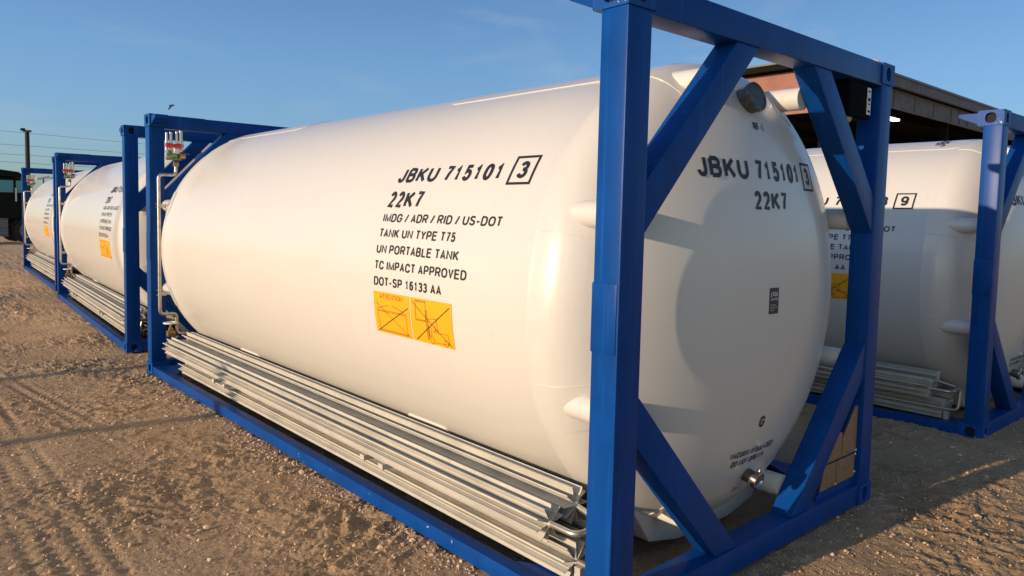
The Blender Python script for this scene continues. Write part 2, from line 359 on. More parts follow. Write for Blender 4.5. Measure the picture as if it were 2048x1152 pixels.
def container_parts(root):
    """all the parts that every tank container shares"""
    mx_ = lambda x, s: CW-x if s else x
    my_ = lambda y, s: CL-y if s else y
    def B2(sx, sy, x0, x1, y0, y1, z0, z1, bev=.006):
        bm = bmesh.new(); xs = sorted((mx_(x0, sx), mx_(x1, sx))); ys = sorted((my_(y0, sy), my_(y1, sy))); box(bm, *xs, *ys, z0, z1, bev); return bm
    # shell
    bm = bmesh.new(); pr = []
    n = 40
    for k in range(n+1):
        a = (k/n)*math.pi/2; pr.append((Y0+HD*(1-math.cos(a)**(2/HE)), TR*math.sin(a)**(2/HE)))
    bead = [(.0, 0), (.005, .002), (.011, .002), (.016, 0)]
    pr += [(.512+d, TR+r) for d, r in bead]
    pr += [(y, TR) for y in (.9, 1.5, 2.2, 3.0, 3.8, 4.6, 5.2)]
    pr += [(CL-.512-d, TR+r) for d, r in bead[::-1]]
    pr += [(CL-y, r) for y, r in pr[:n+1][::-1]]
    lathe(bm, pr, (TX, 0, TZ), (0, 1, 0), 144)
    shell = link('tank_shell', bm, WHITE, root, 'all')
    # doubler plates with a welded edge, round each stub and along the top
    def patch(fn, u0, u1, v0, v1, th=.005, rad=.04, nu=14, nv=10):
        bm = bmesh.new(); g = {}
        out = []
        for cx, cy, a0 in ((u1-rad, v1-rad, 0), (u0+rad, v1-rad, 90), (u0+rad, v0+rad, 180), (u1-rad, v0+rad, 270)):
            for k in range(5): a = R(a0+k*22.5); out.append((cx+rad*math.cos(a), cy+rad*math.sin(a)))
        f = bm.faces.new([bm.verts.new((x, y, 0)) for x, y in out]); cut_grid(bm, .04)
        fs = bm.faces[:]; ret = bmesh.ops.extrude_face_region(bm, geom=fs)
        topv = [e for e in ret['geom'] if isinstance(e, bmesh.types.BMVert)]; ids = set(topv)
        for v in bm.verts: v.co = fn(v.co.x, v.co.y, th if v in ids else -.004)
        bmesh.ops.recalc_face_normals(bm, faces=bm.faces[:]); return bm
    stubs = []
    for sy in (0, 1):
        fl = (lambda P, s=sy: Vector((P.x, my_(P.y, s), P.z)))
        for (dx, dz) in ((-1.045, .416), (-1.045, -.416), (1.045, .416), (1.045, -.416), (-.40, 1.045), (.40, 1.045), (-.40, -1.045), (.40, -1.045)):
            bm = bmesh.new(); X, Z = TX+dx, TZ+dz
            yy = [my_(y, sy) for y in (.134, .25, .40, .50, .62, .74, .80)]
            tube(bm, [(X, y, Z) for y in yy], [.060, .060, .060, .060, .060, .060, .060], 28)
            link('stub_tube', bm, WHITE, root, True)
            th = math.atan2(dz, -dx)                 # arc angle
            bm = patch(lambda y, a, o, f_=fl: f_(Vector((TX-(TR+o)*math.cos(a/TR), y, TZ+(TR+o)*math.sin(a/TR)))) if y > .49 else
                       f_(_shoulder(y, a/TR, o)), .20, .53, th*TR-.115, th*TR+.115)
            link('doubler_plate', bm, WHITE, root, True)
    for y0, y1 in ((.50, 2.05), (4.1, 5.50)):
        bm = patch(lambda y, a, o: cyl_pt(y, a, o), y0, y1, R(65)*TR, R(115)*TR, .004, .12)
        link('top_plate', bm, WHITE, root, True)
    for y0, y1 in ((1.50, 1.90), (4.12, 4.50)):
        for s in (0, 1):
            bm = patch(lambda y, a, o, s_=s: Vector((mx_(cyl_pt(y, a, o).x, s_), y, cyl_pt(y, a, o).z)), y0, y1, R(-62)*TR, R(-43.2)*TR, .009, .03)
            link('bottom_plate', bm, WHITE, root, True)
    for y in (.36, CL-.50):                          # cradle under each end
        bm = bmesh.new(); prism(bm, [(.58, .30), (.74, .085), (.98, .035), (1.46, .035), (1.70, .085), (1.86, .30), (1.60, .22), (1.22, .12), (.84, .22)], 1, y, y+.14, .004)
        link('cradle', bm, WHITE, root)
    # frame
    for sx in (0, 1):
        for sy in (0, 1):
            post = link('corner_post', B2(sx, sy, .006, .152, .006, .138, .112, CH-.112, .009), BLUE, root, True)
            for tp in (0, 1):
                c = link('corner_casting', corner_casting_bm(sx, sy, tp), [CHIP, DARKHOLE], post, True)
            bm = bmesh.new(); xs = sorted((mx_(.000, sx), mx_(.10, sx))); ys = sorted((my_(.014, sy), my_(.141, sy)))
            box(bm, xs[0], xs[1], ys[0], ys[1], 1.15, 1.43, .010); link('wear_plate', bm, BLUE, post, True)
            bm = bmesh.new(); prism(bm, [(my_(.177, sy), CH-.016), (my_(.177, sy), CH-.105), (my_(.315, sy), CH-.045), (my_(.315, sy), CH-.016)], 0, *sorted((mx_(.012, sx), mx_(.135, sx))), .003)
            link('top_gusset', bm, BLUE, post)
            bm = bmesh.new(); prism(bm, [(mx_(.078, sx), my_(.17, sy)), (mx_(.078, sx), my_(.62, sy)), (mx_(.10, sx), my_(.62, sy)), (mx_(.36, sx), my_(.17, sy))], 2, .055, .082, .003)
            link('base_gusset', bm, BLUE, post)
            for tp in (0, 1):
                Z = (lambda z: z) if tp else (lambda z: CH-z)
                bm = bmesh.new()
                poly = [(.150, 1.61), (.150, 1.82), (.77, 2.462), (.955, 2.462)]
                prism(bm, [(mx_(x, sx), Z(z)) for x, z in poly], 1, *sorted((my_(.014, sy), my_(.132, sy))), .007)
                link('diagonal_brace', bm, BLUE, root, True)
        bm = B2(sx, 0, .006, .080, .176, CL-.176, .004, .084, .005)
        rail = link('side_rail', bm, RAILB, root, True)
        bm = B2(sx, 0, .0785, .082, .62, CL-.62, .070, .083, 0); link('rail_lip', bm, SCUFF, rail)
    for sy in (0, 1):
        link('top_beam', B2(0, sy, .150, CW-.150, .0065, .134, 2.460, CH-.004, .007), BLUE, root, True)
        link('bottom_beam', B2(0, sy, .150, CW-.150, .0065, .134, .005, .128, .007), BLUE, root, True)
        bm = B2(0, sy, .165, .56, .03, .11, CH-.0045, CH+.003, .002); link('top_pad', bm, BLUE, root)
    # finned tubes of the vaporiser
    def star(x, z, y0, y1, R_=.085, nb=10, a0=.2):
        bm = bmesh.new(); pts = []
        for k in range(nb):
            a = a0+2*math.pi*k/nb; c, s = math.cos(a), math.sin(a); cn = Vector((c, 0, s)); tn = Vector((-s, 0, c))
            t_ = .0016
            sec = [(.012, t_+.001), (.030, t_), (.047, t_), (.049, t_+.0022), (.053, t_+.0022), (.055, t_), (R_-.004, t_), (R_-.003, t_+.0022), (R_, t_+.002)]
            ring = [cn*r+tn*q for r, q in sec] + [cn*r-tn*q for r, q in sec[::-1]]
            ring = [Vector((x, 0, z))+p for p in ring]; e0 = random.uniform(-.006, .010)
            A = [bm.verts.new((p.x, y0+e0, p.z)) for p in ring]; Bv = [bm.verts.new((p.x, y1, p.z)) for p in ring]; n_ = len(ring)
            fs = [bm.faces.new(A), bm.faces.new(Bv[::-1])]+[bm.faces.new((A[i], Bv[i], Bv[(i+1) % n_], A[(i+1) % n_])) for i in range(n_)]
            bmesh.ops.recalc_face_normals(bm, faces=fs)
        tube(bm, [(x, y0-.01, z), (x, y1+.01, z)], .0155, 14)
        return bm
    S = [(.095, .330), (.185, .163), (.262, .372), (.352, .205)]
    for i, (x, z) in enumerate(S):
        link('finned_tube', star(x, z, (.42, .34, .42, .34)[i], 5.60 if i in (0, 2) else 5.42, a0=.2+.17*i), ALU, root)
    bm = bmesh.new()
    tube(bm, [(S[0][0], .43, S[0][1]), (S[0][0], .262, S[0][1]), (S[2][0], .262, S[0][1]+.01), (S[2][0], .43, S[2][1])], .0145, 14, bend=.05)
    link('return_bend', bm, STEEL, root, True)
    bm = bmesh.new()
    tube(bm, [(S[1][0], .35, S[1][1]), (S[1][0], .235, S[1][1]), (S[1][0]+.03, .235, S[0][1]-.01)], .0145, 14, bend=.05)
    tube(bm, [(S[1][0]+.03, .235, S[0][1]-.02), (.40, .235, S[0][1]-.03)], .008, 10)
    link('return_bend', bm, STEEL, root, True)
    for y in (.30, 5.45):
        bm = bmesh.new(); box(bm, S[1][0]-.02, S[1][0]+.02, y, y+.035, .02, S[1][1]-.015, .002); box(bm, .07, .42, y, y+.035, .02, .034, .002)
        link('tube_bracket', bm, ALU, root)
    for y in (4.25, 4.02, 1.86, 1.66):
        bm = bmesh.new(); box(bm, .018, .10, y, y+.006, .232, .262); box(bm, .018, .022, y, y+.05, .232, .262); link('fin_clip', bm, ALU, root)
    # pipework at the far post
    py = 5.705; g = bmesh.new()
    tube(g, [(.19, py, 2.10), (.19, py, 1.993), (.028, py, 1.993), (.028, py, .632), (.185, py, .632), (.185, py, .43), (.40, py, .405)], .0165, 16, bend=.045)
    riser = link('riser_pipe', g, STEEL, root, True)
    bm = bmesh.new()
    for z in (1.68, .82):
        obox(bm, (.028, py, z), .045, .045, .006); obox(bm, (.07, py+.02, z+.01), .06, .006, .035); obox(bm, (.06, py+.12, z+.03), .012, .22, .006)
    link('pipe_clamp', bm, STEEL, riser)
    bm = bmesh.new(); tube(bm, [(S[0][0], 5.60, S[0][1]), (S[0][0], 5.72, S[0][1]), (.20, 5.72, .40)], .0165, 14, bend=.04)
    lathe(bm, [(0, 0), (0, .026), (.05, .026), (.05, .03), (.06, .03), (.06, 0)], (S[0][0], 5.64, S[0][1]), (0, 1, 0), 16)
    link('outlet_pipe', bm, STEEL, root, True)
    bm = bmesh.new(); obox(bm, (.130, py+.01, .432), .075, .06, .06, None, .006); tube(bm, [(.130, py+.01, .45), (.130, py+.01, .535)], .013, 12); obox(bm, (.130, py+.01, .475), .04, .04, .03, None, .004)
    valve = link('shutoff_valve', bm, BRASS, root, True)
    bm = bmesh.new(); n = 24
    tube(bm, [(.130+.062*math.cos(2*math.pi*k/n), py+.01+.062*math.sin(2*math.pi*k/n), .538) for k in range(n+1)], .0085, 10, False)
    for a in (0, 2.09, 4.19): tube(bm, [(.130, py+.01, .532), (.130+.06*math.cos(a), py+.01+.06*math.sin(a), .538)], .006, 8)
    link('handwheel', bm, LWHITE, valve, True)
    # relief valve cluster
    bm = bmesh.new(); cx = .19
    obox(bm, (cx, py, 2.10), .045, .045, .05, None, .004); obox(bm, (cx-.02, py, 2.155), .14, .05, .035, None, .005)
    tube(bm, [(cx+.02, py-.03, 2.185), (cx+.075, py-.03, 2.185)], [.034, .034], 18)
    obox(bm, (cx-.06, py-.01, 2.205), .04, .05, .05, Matrix.Rotation(.5, 3, 'Y'), .004); obox(bm, (cx+.005, py+.02, 2.21), .06, .06, .045, Matrix.Rotation(.3, 3, 'Z'), .004)
    tube(bm, [(cx+.03, py, 2.205), (cx+.12, py-.03, 2.205)], [.008, .004], 8); tube(bm, [(cx-.09, py-.02, 2.185), (cx-.03, py-.02, 2.175)], .009, 8)
    cl = link('relief_valve_block', bm, BRASS, root, True)
    for dx, z1, r in ((-.085, 2.40, .012), (-.045, 2.405, .015), (.010, 2.415, .013), (.050, 2.425, .019)):
        bm = bmesh.new(); tube(bm, [(cx+dx, py, 2.23), (cx+dx, py, z1)], r, 14); tube(bm, [(cx+dx, py, 2.26), (cx+dx, py, 2.30)], r*1.35, 6); link('vent_stack', bm, CHROME, cl, True)
    for dx in (-.10, -.068, -.022, .008):
        bm = bmesh.new(); lathe(bm, [(0, 0), (.004, .022), (.026, .024), (.034, .012), (.034, 0)], (cx+dx, py-.055, 2.272), (.3, -1, .0), 14); link('valve_cap', bm, RED, cl, True)
    bm = bmesh.new(); obox(bm, (cx-.045, py-.045, 2.175), .085, .012, .028, Matrix.Rotation(-.25, 3, 'Y'), .002); link('tag', bm, GREEN, cl)
    bm = bmesh.new(); obox(bm, (cx-.005, py-.045, 2.222), .05, .03, .045, Matrix.Rotation(.15, 3, 'Y'), .003); link('valve_bonnet', bm, LWHITE, cl)
    # things on the near head
    def cap_axis(x, z): return (head_pt(x, z, 1)-head_pt(x, z, 0)).normalized()
    o = head_pt(1.180, 2.268); ax = (cap_axis(1.18, 2.268)+Vector((0, -.75, 0))).normalized()
    bm = bmesh.new(); lathe(bm, [(-.05, .070), (.040, .070), (.042, .075), (.062, .075), (.065, .072), (.065, .066), (.060, .064), (.060, 0)], o, ax, 36); link('relief_cap', bm, GUN, root, True)
    o = head_pt(1.262, .372); ax = (cap_axis(1.262, .372)+Vector((0, -.8, 0))).normalized()
    bm = bmesh.new(); lathe(bm, [(-.03, .036), (.050, .036), (.052, .032), (.060, .032)], o, ax, 30); vp = link('vacuum_port', bm, GUN, root, True)
    bm = bmesh.new(); lathe(bm, [(.056, .030), (.056, .047), (.078, .047), (.080, .043), (.080, .036), (.074, .034), (.074, 0)], o, ax, 30)
    p = o+ax*.067+Vector((.02, 0, .048)); obox(bm, p, .022, .016, .014, None, .003); link('clamp_ring', bm, BRASS if 0 else CHROME, vp, True)
    o = head_pt(1.253, .552); bm = bmesh.new(); lathe(bm, [(-.01, .022), (.003, .020), (.004, .013), (.014, .013), (.018, .010), (.018, 0)], o, cap_axis(1.253, .552), 22); link('gauge_plug', bm, WHITE, root, True)
    # document box under the top beam and the plate panel low on the right
    bm = bmesh.new(); box(bm, 1.93, 2.20, .03, .22, 2.262, 2.458, .006); db = link('document_box', bm, BOXG, root, True)
    bm = bmesh.new(); box(bm, 2.150, 2.196, .026, .029, 2.285, 2.435, 0); lb = link('box_label', bm, LWHITE, db)
    bm = bmesh.new()
    for z, h in ((2.415, .007), (2.370, .018), (2.345, .006), (2.305, .012)): box(bm, 2.160, 2.186, .0245, .0258, z-h/2, z+h/2)
    link('label_print', bm, BOXG, lb)
    bm = bmesh.new(); lathe(bm, [(0, .075), (.022, .068), (.034, .045), (.038, 0)], (2.02, .13, 2.262), (0, 0, -1), 24); link('box_lamp', bm, CREAM, db, True)
    bm = bmesh.new(); prism(bm, [(1.80, .128), (2.288, .128), (2.288, .66), (2.10, .46)], 1, .040, .050, .001); pp = link('plate_panel', bm, BLUE, root)
    for poly in ([(1.832, .178), (2.018, .178), (2.018, .315), (1.875, .315)], [(2.030, .178), (2.262, .178), (2.262, .315), (2.030, .315)],
                 [(1.905, .327), (2.080, .327), (2.080, .475), (2.03, .475)], [(2.092, .327), (2.272, .327), (2.272, .60), (2.235, .60), (2.092, .44)]):
        bm = bmesh.new(); prism(bm, poly, 1, .030, .038, .002); link('data_plate', bm, BROWN, pp)
    bm = bmesh.new()
    for x, z in ((2.262, .312), (2.268, .335), (2.262, .205), (2.018, .185)): lathe(bm, [(0, .007), (.004, .007), (.006, 0)], (x, .030, z), (0, -1, 0), 8)
    link('plate_screw', bm, LWHITE, pp)

def _shoulder(y, th, o):
    """point on the head where the axial distance is y, at arc angle th"""
    q = max(0., min(1., 1-(y-Y0)/HD)); r = TR*(1-q**HE)**(1/HE)+o
    return Vector((TX-r*math.cos(th), y, TZ+r*math.sin(th)))

def lettering(root, serial, check, top=True):
    def line(fn, args, name='lettering', step=.05, off=.0030, boxed=None):
        bm = bmesh.new()
        if boxed: frame_rect(bm, *boxed)
        text_flat(bm, *args); cut_grid(bm, step); wrap(bm, fn, off); return link(name, bm, BLACK, root)
    for a in (('JBKU '+serial, 0, .593, .098, .889, .205), ('22K7', 0, .438, .100, .318, .205), ('IMDG / ADR / RID / US-DOT', 0, .353, .050, 1.006, .185),
              ('TANK UN TYPE T75', 0, .265, .050, .690, .185), ('UN PORTABLE TANK', 0, .175, .050, .742, .185), ('TC IMPACT APPROVED', 0, .085, .050, .818, .185),
              ('DOT-SP 16133 AA', 0, -.005, .050, .626, .185)): line(on_side, a)
    line(on_side, (check, .993, .598, .096, .064, .205), 'check_digit', boxed=(.943, 1.106, .565, .726, .013))
    for a in (('JBKU '+serial, .672, 1.871, .098, .855, .205), ('22K7', 1.040, 1.730, .090, .300, .205), ('RF-1', 1.150, 2.118, .040, .092, .19), ('G', 1.208, .645, .060, .048, .2),
              ('VACUUM INSULATED', 1.028, .502, .034, .405, .19), ('DO NOT OPEN !!!', 1.062, .452, .034, .300, .19), ('TV-1', 1.205, .272, .030, .085, .20)): line(on_head, a)
    line(on_head, (check, 1.622, 1.868, .092, .060, .20), 'check_digit', boxed=(1.575, 1.728, 1.838, 1.985, .012))
    if top:
        bm = bmesh.new(); text_flat(bm, 'JBKU '+serial, -.45, 0, .10, .90, .17)
        for v in bm.verts: v.co = Vector((TX+v.co.x, .66+v.co.y, v.co.z))
        cut_grid(bm, .06); wrap(bm, on_top, .0065); link('lettering', bm, BLACK, root)
    # warning stickers
    for k, (u0, u1) in enumerate(((-.006, .345), (.355, .712))):
        v0, v1 = -.272, -.038; Wd, Hd = u1-u0, v1-v0
        bm = bmesh.new(); bm.faces.new([bm.verts.new(p) for p in ((u0, v0, 0), (u1, v0, 0), (u1, v1, 0), (u0, v1, 0))]); cut_grid(bm, .03)
        wrap(bm, on_side, .0018); st = link('warning_sticker', bm, YEL, root)
        bm = bmesh.new(); P = lambda u, v: (u0+u*Wd, v1-v*Hd)
        if k == 0:
            a = P(.19, .155); text_flat(bm, 'ATTENTION', a[0], a[1], .026, .64*Wd, .11)
            rect_line(bm, P(.05, .25), P(.965, .965), .0026); rect_line(bm, P(.06, .965), P(.965, .28), .0052)
            poly_line(bm, [P(.10, .44), P(.90, .44), P(.90, .95), P(.13, .95)], .0028, True); rect_line(bm, P(.10, .47), P(.90, .47), .0028); rect_line(bm, P(.13, .925), P(.90, .925), .0028)
            rect_line(bm, P(.10, .41), P(.42, .30), .0028); rect_line(bm, P(.53, .29), P(.84, .40), .0028)
        else:
            rect_line(bm, P(.05, .09), P(.955, .96), .0036); rect_line(bm, P(.09, .97), P(.95, .10), .0052)
            poly_line(bm, [P(.13, .05), P(.38, .05), P(.38, .50), P(.13, .50)], .0032, True); rect_line(bm, P(.13, .075), P(.38, .075), .0026); rect_line(bm, P(.14, .475), P(.37, .475), .0026)
            poly_line(bm, [P(.385, .25), P(.41, .25), P(.41, .90), P(.385, .90)], .0026, True)
            poly_line(bm, [P(.43, .42), P(.63, .40), P(.65, .66), P(.55, .67), P(.55, .70), P(.88, .70), P(.90, .92), P(.55, .94)], .0026)
            poly_line(bm, [P(.44, .60), P(.49, .62), P(.49, .80), P(.44, .80)], .0026, True); rect_line(bm, P(.43, .42), P(.43, .85), .0026); rect_line(bm, P(.585, .55), P(.60, .66), .0036)
            for c_, r_ in ((.49, .085), (.82, .075)): a = P(c_, .90); ring_line(bm, a[0], a[1], r_*Hd*.8, r_*Hd, .0026)
        cut_grid(bm, .03); wrap(bm, on_side, .0030); link('sticker_print', bm, YLINE, st)
    bm = bmesh.new(); bm.faces.new([bm.verts.new(p) for p in ((1.148, 1.228, 0), (1.234, 1.228, 0), (1.234, 1.355, 0), (1.148, 1.355, 0))]); cut_grid(bm, .03)
    wrap(bm, on_head, .0018); st = link('certification_label', bm, NAVY, root)
    bm = bmesh.new()
    text_flat(bm, 'LRQ', 1.157, 1.313, .0225, .050, .19); poly_line(bm, [(1.2105, 1.313), (1.2165, 1.334), (1.2235, 1.313)], .0036)
    text_flat(bm, 'CERTIFIED', 1.157, 1.293, .0125, .067, .15)
    for i, s in enumerate(('CONTAINER', 'CERTIFICATION', 'SCHEME')): text_flat(bm, s, 1.157, 1.268-.0125*i, .0068, (.048, .062, .034)[i], .15)
    cut_grid(bm, .03); wrap(bm, on_head, .0030); link('label_print', bm, LWHITE, st)

def children(o): return [c for c in bpy.data.objects if c.parent == o]
GROUP = 'white tank containers in blue frames parked in the yard'
c1 = empty('tank_container', (0, 0, 0), 0, label='nearest and largest white tank in a blue steel frame, marked 715101 on side and end', category='tank container', group=GROUP)
container_parts(c1)
TREE = [(o, [ (k, children(k)) and k for k in children(o)]) for o in children(c1)]
def copy_container(loc, rz, label):
    r = c1.copy(); COL.objects.link(r); r.location = loc; r.rotation_euler = (0, 0, rz); r['label'] = label
    for ch, gs in TREE:
        c = ch.copy(); COL.objects.link(c); c.parent = r
        for g in gs:
            d = g.copy(); COL.objects.link(d); d.parent = c
    return r
c2 = copy_container((.100, 7.20, 0), -math.atan2(.37, 5.75), 'middle white tank of the left row, between the nearest tank and the farthest')
c3 = copy_container((.66, 14.35, 0), -math.atan2(.34, 6.0), 'smallest and farthest white tank of the left row, next to the parked truck')
c4 = copy_container((4.485, -.02, -.03), R(-.8), 'half shaded white tank at the right edge, with check digit 9 on its side')
lettering(c1, '715101', '3'); lettering(c2, '715107', '6', False); lettering(c3, '715109', '6', False); lettering(c4, '715043', '9')

# ------------------------------------------------------------------ ground
rng = np.random.default_rng(11)
def pnoise(x, y, seed):
    rg = np.random.default_rng(seed); G = rg.uniform(0, 2*np.pi, (256, 256)); gx, gy = np.cos(G), np.sin(G)
    xi = np.floor(x).astype(int); yi = np.floor(y).astype(int); fx, fy = x-xi, y-yi
    u = fx**3*(fx*(fx*6-15)+10); v = fy**3*(fy*(fy*6-15)+10)
    def d(i, j): a = (xi+i) & 255; b = (yi+j) & 255; return gx[a, b]*(fx-i)+gy[a, b]*(fy-j)
    return (d(0, 0)*(1-u)+d(1, 0)*u)*(1-v)+(d(0, 1)*(1-u)+d(1, 1)*u)*v
def axis(lo, hi, fine0, fine1, st, grow):
    a = list(np.arange(fine0, fine1, st)); s = st
    while a[-1] < hi: s *= grow; a.append(a[-1]+s)
    b = [fine0]; s = st
    while b[-1] > lo: s *= grow; b.append(b[-1]-s)
    return np.array(b[:0:-1]+a)
def ground_h(X, Y):
    d = np.hypot(X-CAM.x, Y-CAM.y)
    h = .016*pnoise(X*.55, Y*.55, 1)+.014*pnoise(X*1.7, Y*1.7, 2)
    wx = X+.12*pnoise(X*3, Y*3, 8); wy = Y+.12*pnoise(X*3, Y*3, 9)
    mask = np.clip(.5+1.6*pnoise(X*.9, Y*.9, 3), .15, 1.2)
    r1 = 1-np.abs(pnoise(wx*4.5, wy*7, 4))*2.4; h += mask*.017*np.clip(r1, 0, 1)**2.0
    h += mask*(.014*pnoise(wx*11, wy*11, 5)+.013*np.abs(pnoise(wx*21, wy*21, 6))+.009*pnoise(wx*38, wy*38, 7))+(.45+.55*mask)*(.010*pnoise(wx*62, wy*62, 17)+.008*np.abs(pnoise(X*30, Y*30, 18)))
    # tyre tracks with lugs
    for (ax, ay, bx, by, wd) in ((-1.40, -1, -1.55, 9, .22), (-1.30, 8, -.72, 3.2, .15), (-2.3, -1, -2.6, 9, .24)):
        L_ = math.hypot(bx-ax, by-ay); ux, uy = (bx-ax)/L_, (by-ay)/L_
        s = (X-ax)*ux+(Y-ay)*uy; t_ = (X-ax)*(-uy)+(Y-ay)*ux+.02*pnoise(Y*.8, X*.3, 12)
        m_ = np.clip((wd-np.abs(t_))/.04, 0, 1)*np.clip((L_-s)/.8, 0, 1)*np.clip(s/.8, 0, 1)*(np.clip(.6+1.3*pnoise(s*.9, t_*0+.5, 13), 0, 1))
        lug = np.sin(2*np.pi*(s+np.abs(t_)*.5)/.085); rib = np.cos(2*np.pi*t_/.11)
        h = h*(1-.55*m_)+m_*(-.006+.0065*np.clip(lug*2, -1, 1)*(rib > -.3)+.0065*rib)
    fade = np.clip(1.4-d/60, .25, 1)
    return h*fade-.016
gx = axis(-1200, 1500, -3.0, 5.2, .0125, 1.09); gy = axis(-60, 2500, -1.4, 5.6, .0125, 1.02)
X, Y = np.meshgrid(gx, gy, indexing='ij'); Zh = ground_h(X, Y); nx_, ny_ = X.shape
co = np.stack([X, Y, Zh], -1).reshape(-1, 3).astype(np.float32)
idx = np.arange(nx_*ny_).reshape(nx_, ny_); q = np.stack([idx[:-1, :-1], idx[1:, :-1], idx[1:, 1:], idx[:-1, 1:]], -1).reshape(-1, 4)
me = bpy.data.meshes.new('ground'); me.vertices.add(len(co)); me.vertices.foreach_set('co', co.ravel())
me.loops.add(q.size); me.loops.foreach_set('vertex_index', q.ravel().astype(np.int32)); me.polygons.add(len(q))
me.polygons.foreach_set('loop_start', np.arange(0, q.size, 4, dtype=np.int32)); me.polygons.foreach_set('loop_total', np.full(len(q), 4, dtype=np.int32))
me.update(calc_edges=True); me.polygons.foreach_set('use_smooth', np.ones(len(q), dtype=bool)); me.materials.append(DIRT)
g = bpy.data.objects.new('ground', me); COL.objects.link(g); tag(g, kind='structure')
# loose gravel and clods
ico = bmesh.new(); bmesh.ops.create_icosphere(ico, subdivisions=1, radius=1); iv = np.array([v.co[:] for v in ico.verts]); ifc = np.array([[v.index for v in f.verts] for f in ico.faces]); ico.free()
N = 70000
d_ = rng.uniform(0, 1, N)**1.3*13+1.6; a_ = YAW+rng.uniform(-.72, .72, N)
sx_ = CAM.x+np.sin(a_)*d_; sy_ = CAM.y+np.cos(a_)*d_
rail = rng.uniform(0, 1, N) < .04; sx_[rail] = -np.abs(rng.normal(0, .09, rail.sum())); sy_[rail] = rng.uniform(-.2, 6.2, rail.sum())
cl = pnoise(sx_*1.3, sy_*1.3, 21)
size = rng.lognormal(-5.90, .60, N)*(1+.8*np.clip(cl, 0, 1)); size = np.minimum(size, .022)*np.clip(.7+d_/12, .7, 1.5)
sz = ground_h(sx_, sy_)
jit = 1+rng.uniform(-.28, .28, (N, 12, 1)); sc3 = rng.uniform(.65, 1.15, (N, 1, 3)); sc3[:, :, 2] *= .7
rot = rng.uniform(0, 2*np.pi, N); cr_, sr_ = np.cos(rot)[:, None], np.sin(rot)[:, None]
V = iv[None]*jit*sc3*size[:, None, None]; Vx = V[:, :, 0]*cr_-V[:, :, 1]*sr_; Vy = V[:, :, 0]*sr_+V[:, :, 1]*cr_
V = np.stack([Vx+sx_[:, None], Vy+sy_[:, None], V[:, :, 2]+(sz+size*.25)[:, None]], -1).reshape(-1, 3)
F = (ifc[None]+(np.arange(N)*12)[:, None, None]).reshape(-1, 3)
me = bpy.data.meshes.new('gravel'); me.from_pydata(V.tolist(), [], F.tolist()); me.materials.append(STONE)
gv = bpy.data.objects.new('gravel', me); COL.objects.link(gv); tag(gv, kind='stuff', label='loose pebbles and clods scattered over the dirt', category='gravel')

# ------------------------------------------------------------------ shed behind on the right
SH = 8.0; CX_, CY_ = 26.6, 11.6
ROOFM = mat('grey_roof_sheet', (.10, .10, .10), .5, metal=.3, var=[((.12, .11, .10), 2, .4, .7)])
GIRD = mat('weathered_girder', (.12, .115, .12), .7, var=[((.08, .065, .06), 3, .45, .7)])
RUST = mat('red_oxide_sheet', (.27, .115, .085), .7, var=[((.21, .09, .065), 1.5, .4, .7)])
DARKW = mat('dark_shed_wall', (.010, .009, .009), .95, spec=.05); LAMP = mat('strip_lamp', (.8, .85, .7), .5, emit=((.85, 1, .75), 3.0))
sh = empty('shed', (CX_, CY_, 0), 0, label='large open-sided steel shed with grey roof behind the right-hand tank', category='shed')
def P_(name, m, *bx, bev=0):
    bm = bmesh.new()
    for b in bx: box(bm, *b, bev)
    return link(name, bm, m, sh)
SX, SY = 60, 34
rf = P_('roof', ROOFM, (-.35, SX, -.45, SY, SH-.10, SH))
P_('fascia', GIRD, (-.30, SX, -.40, -.28, SH-.52, SH-.104))
bm = bmesh.new()
box(bm, 0, SX, -.10, .0, SH-1.36, SH-1.30); box(bm, 0, SX, -.10, 0, SH-.62, SH-.56); box(bm, 0, SX, -.06, -.04, SH-1.30, SH-.62)
for i in range(24):
    if i % 6 == 0: box(bm, i*2.4, i*2.4+.5, -.105, -.06, SH-1.30, SH-.62)
    box(bm, i*2.4+1.2, i*2.4+1.25, -.10, -.06, SH-1.30, SH-.62)
link('girder', bm, GIRD, sh)
P_('side_sheet', RUST, (-.05, .02, .3, SY, SH-2.1, SH-.40))
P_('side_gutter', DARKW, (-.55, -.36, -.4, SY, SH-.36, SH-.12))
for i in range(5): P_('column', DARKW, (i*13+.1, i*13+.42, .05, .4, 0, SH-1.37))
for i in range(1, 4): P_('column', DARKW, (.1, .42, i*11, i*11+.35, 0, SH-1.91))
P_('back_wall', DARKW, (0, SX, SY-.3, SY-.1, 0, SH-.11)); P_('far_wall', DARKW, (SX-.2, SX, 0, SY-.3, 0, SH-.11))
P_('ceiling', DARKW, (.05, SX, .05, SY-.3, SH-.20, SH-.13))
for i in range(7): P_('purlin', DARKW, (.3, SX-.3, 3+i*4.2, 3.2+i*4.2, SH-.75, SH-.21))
def pix_dir(u, v):
    return (ra*((u-1024+51.32)/FPX) - ub*((v-576+47.49)/FPX) + fw).normalized()
def at_z(u, v, z): d = pix_dir(u, v); return CAM+d*((z-CAM.z)/d.z)
def at_y(u, v, y): d = pix_dir(u, v); return CAM+d*((y-CAM.y)/d.y)
for (u, v, l_) in ((1787, 237, .75), (1378*0+1851, 270, .0)):
    if l_:
        p = at_z(u, v, SH-1.5)-Vector((CX_, CY_, 0)); P_('strip_lamp', LAMP, (p.x-.75, p.x+.75, p.y, p.y+.3, p.z-.05, p.z+.05))
pv = at_y(1748, 124, 14.0)-Vector((CX_, CY_, 0))
bm = bmesh.new(); lathe(bm, [(-1.4, .22), (-.42, .22), (-.36, .33), (-.15, .36), (.04, .26), (.14, .08), (.14, 0)], (pv.x, pv.y, pv.z), (0, 0, 1), 12); link('roof_vent', bm, CREAM, rf)

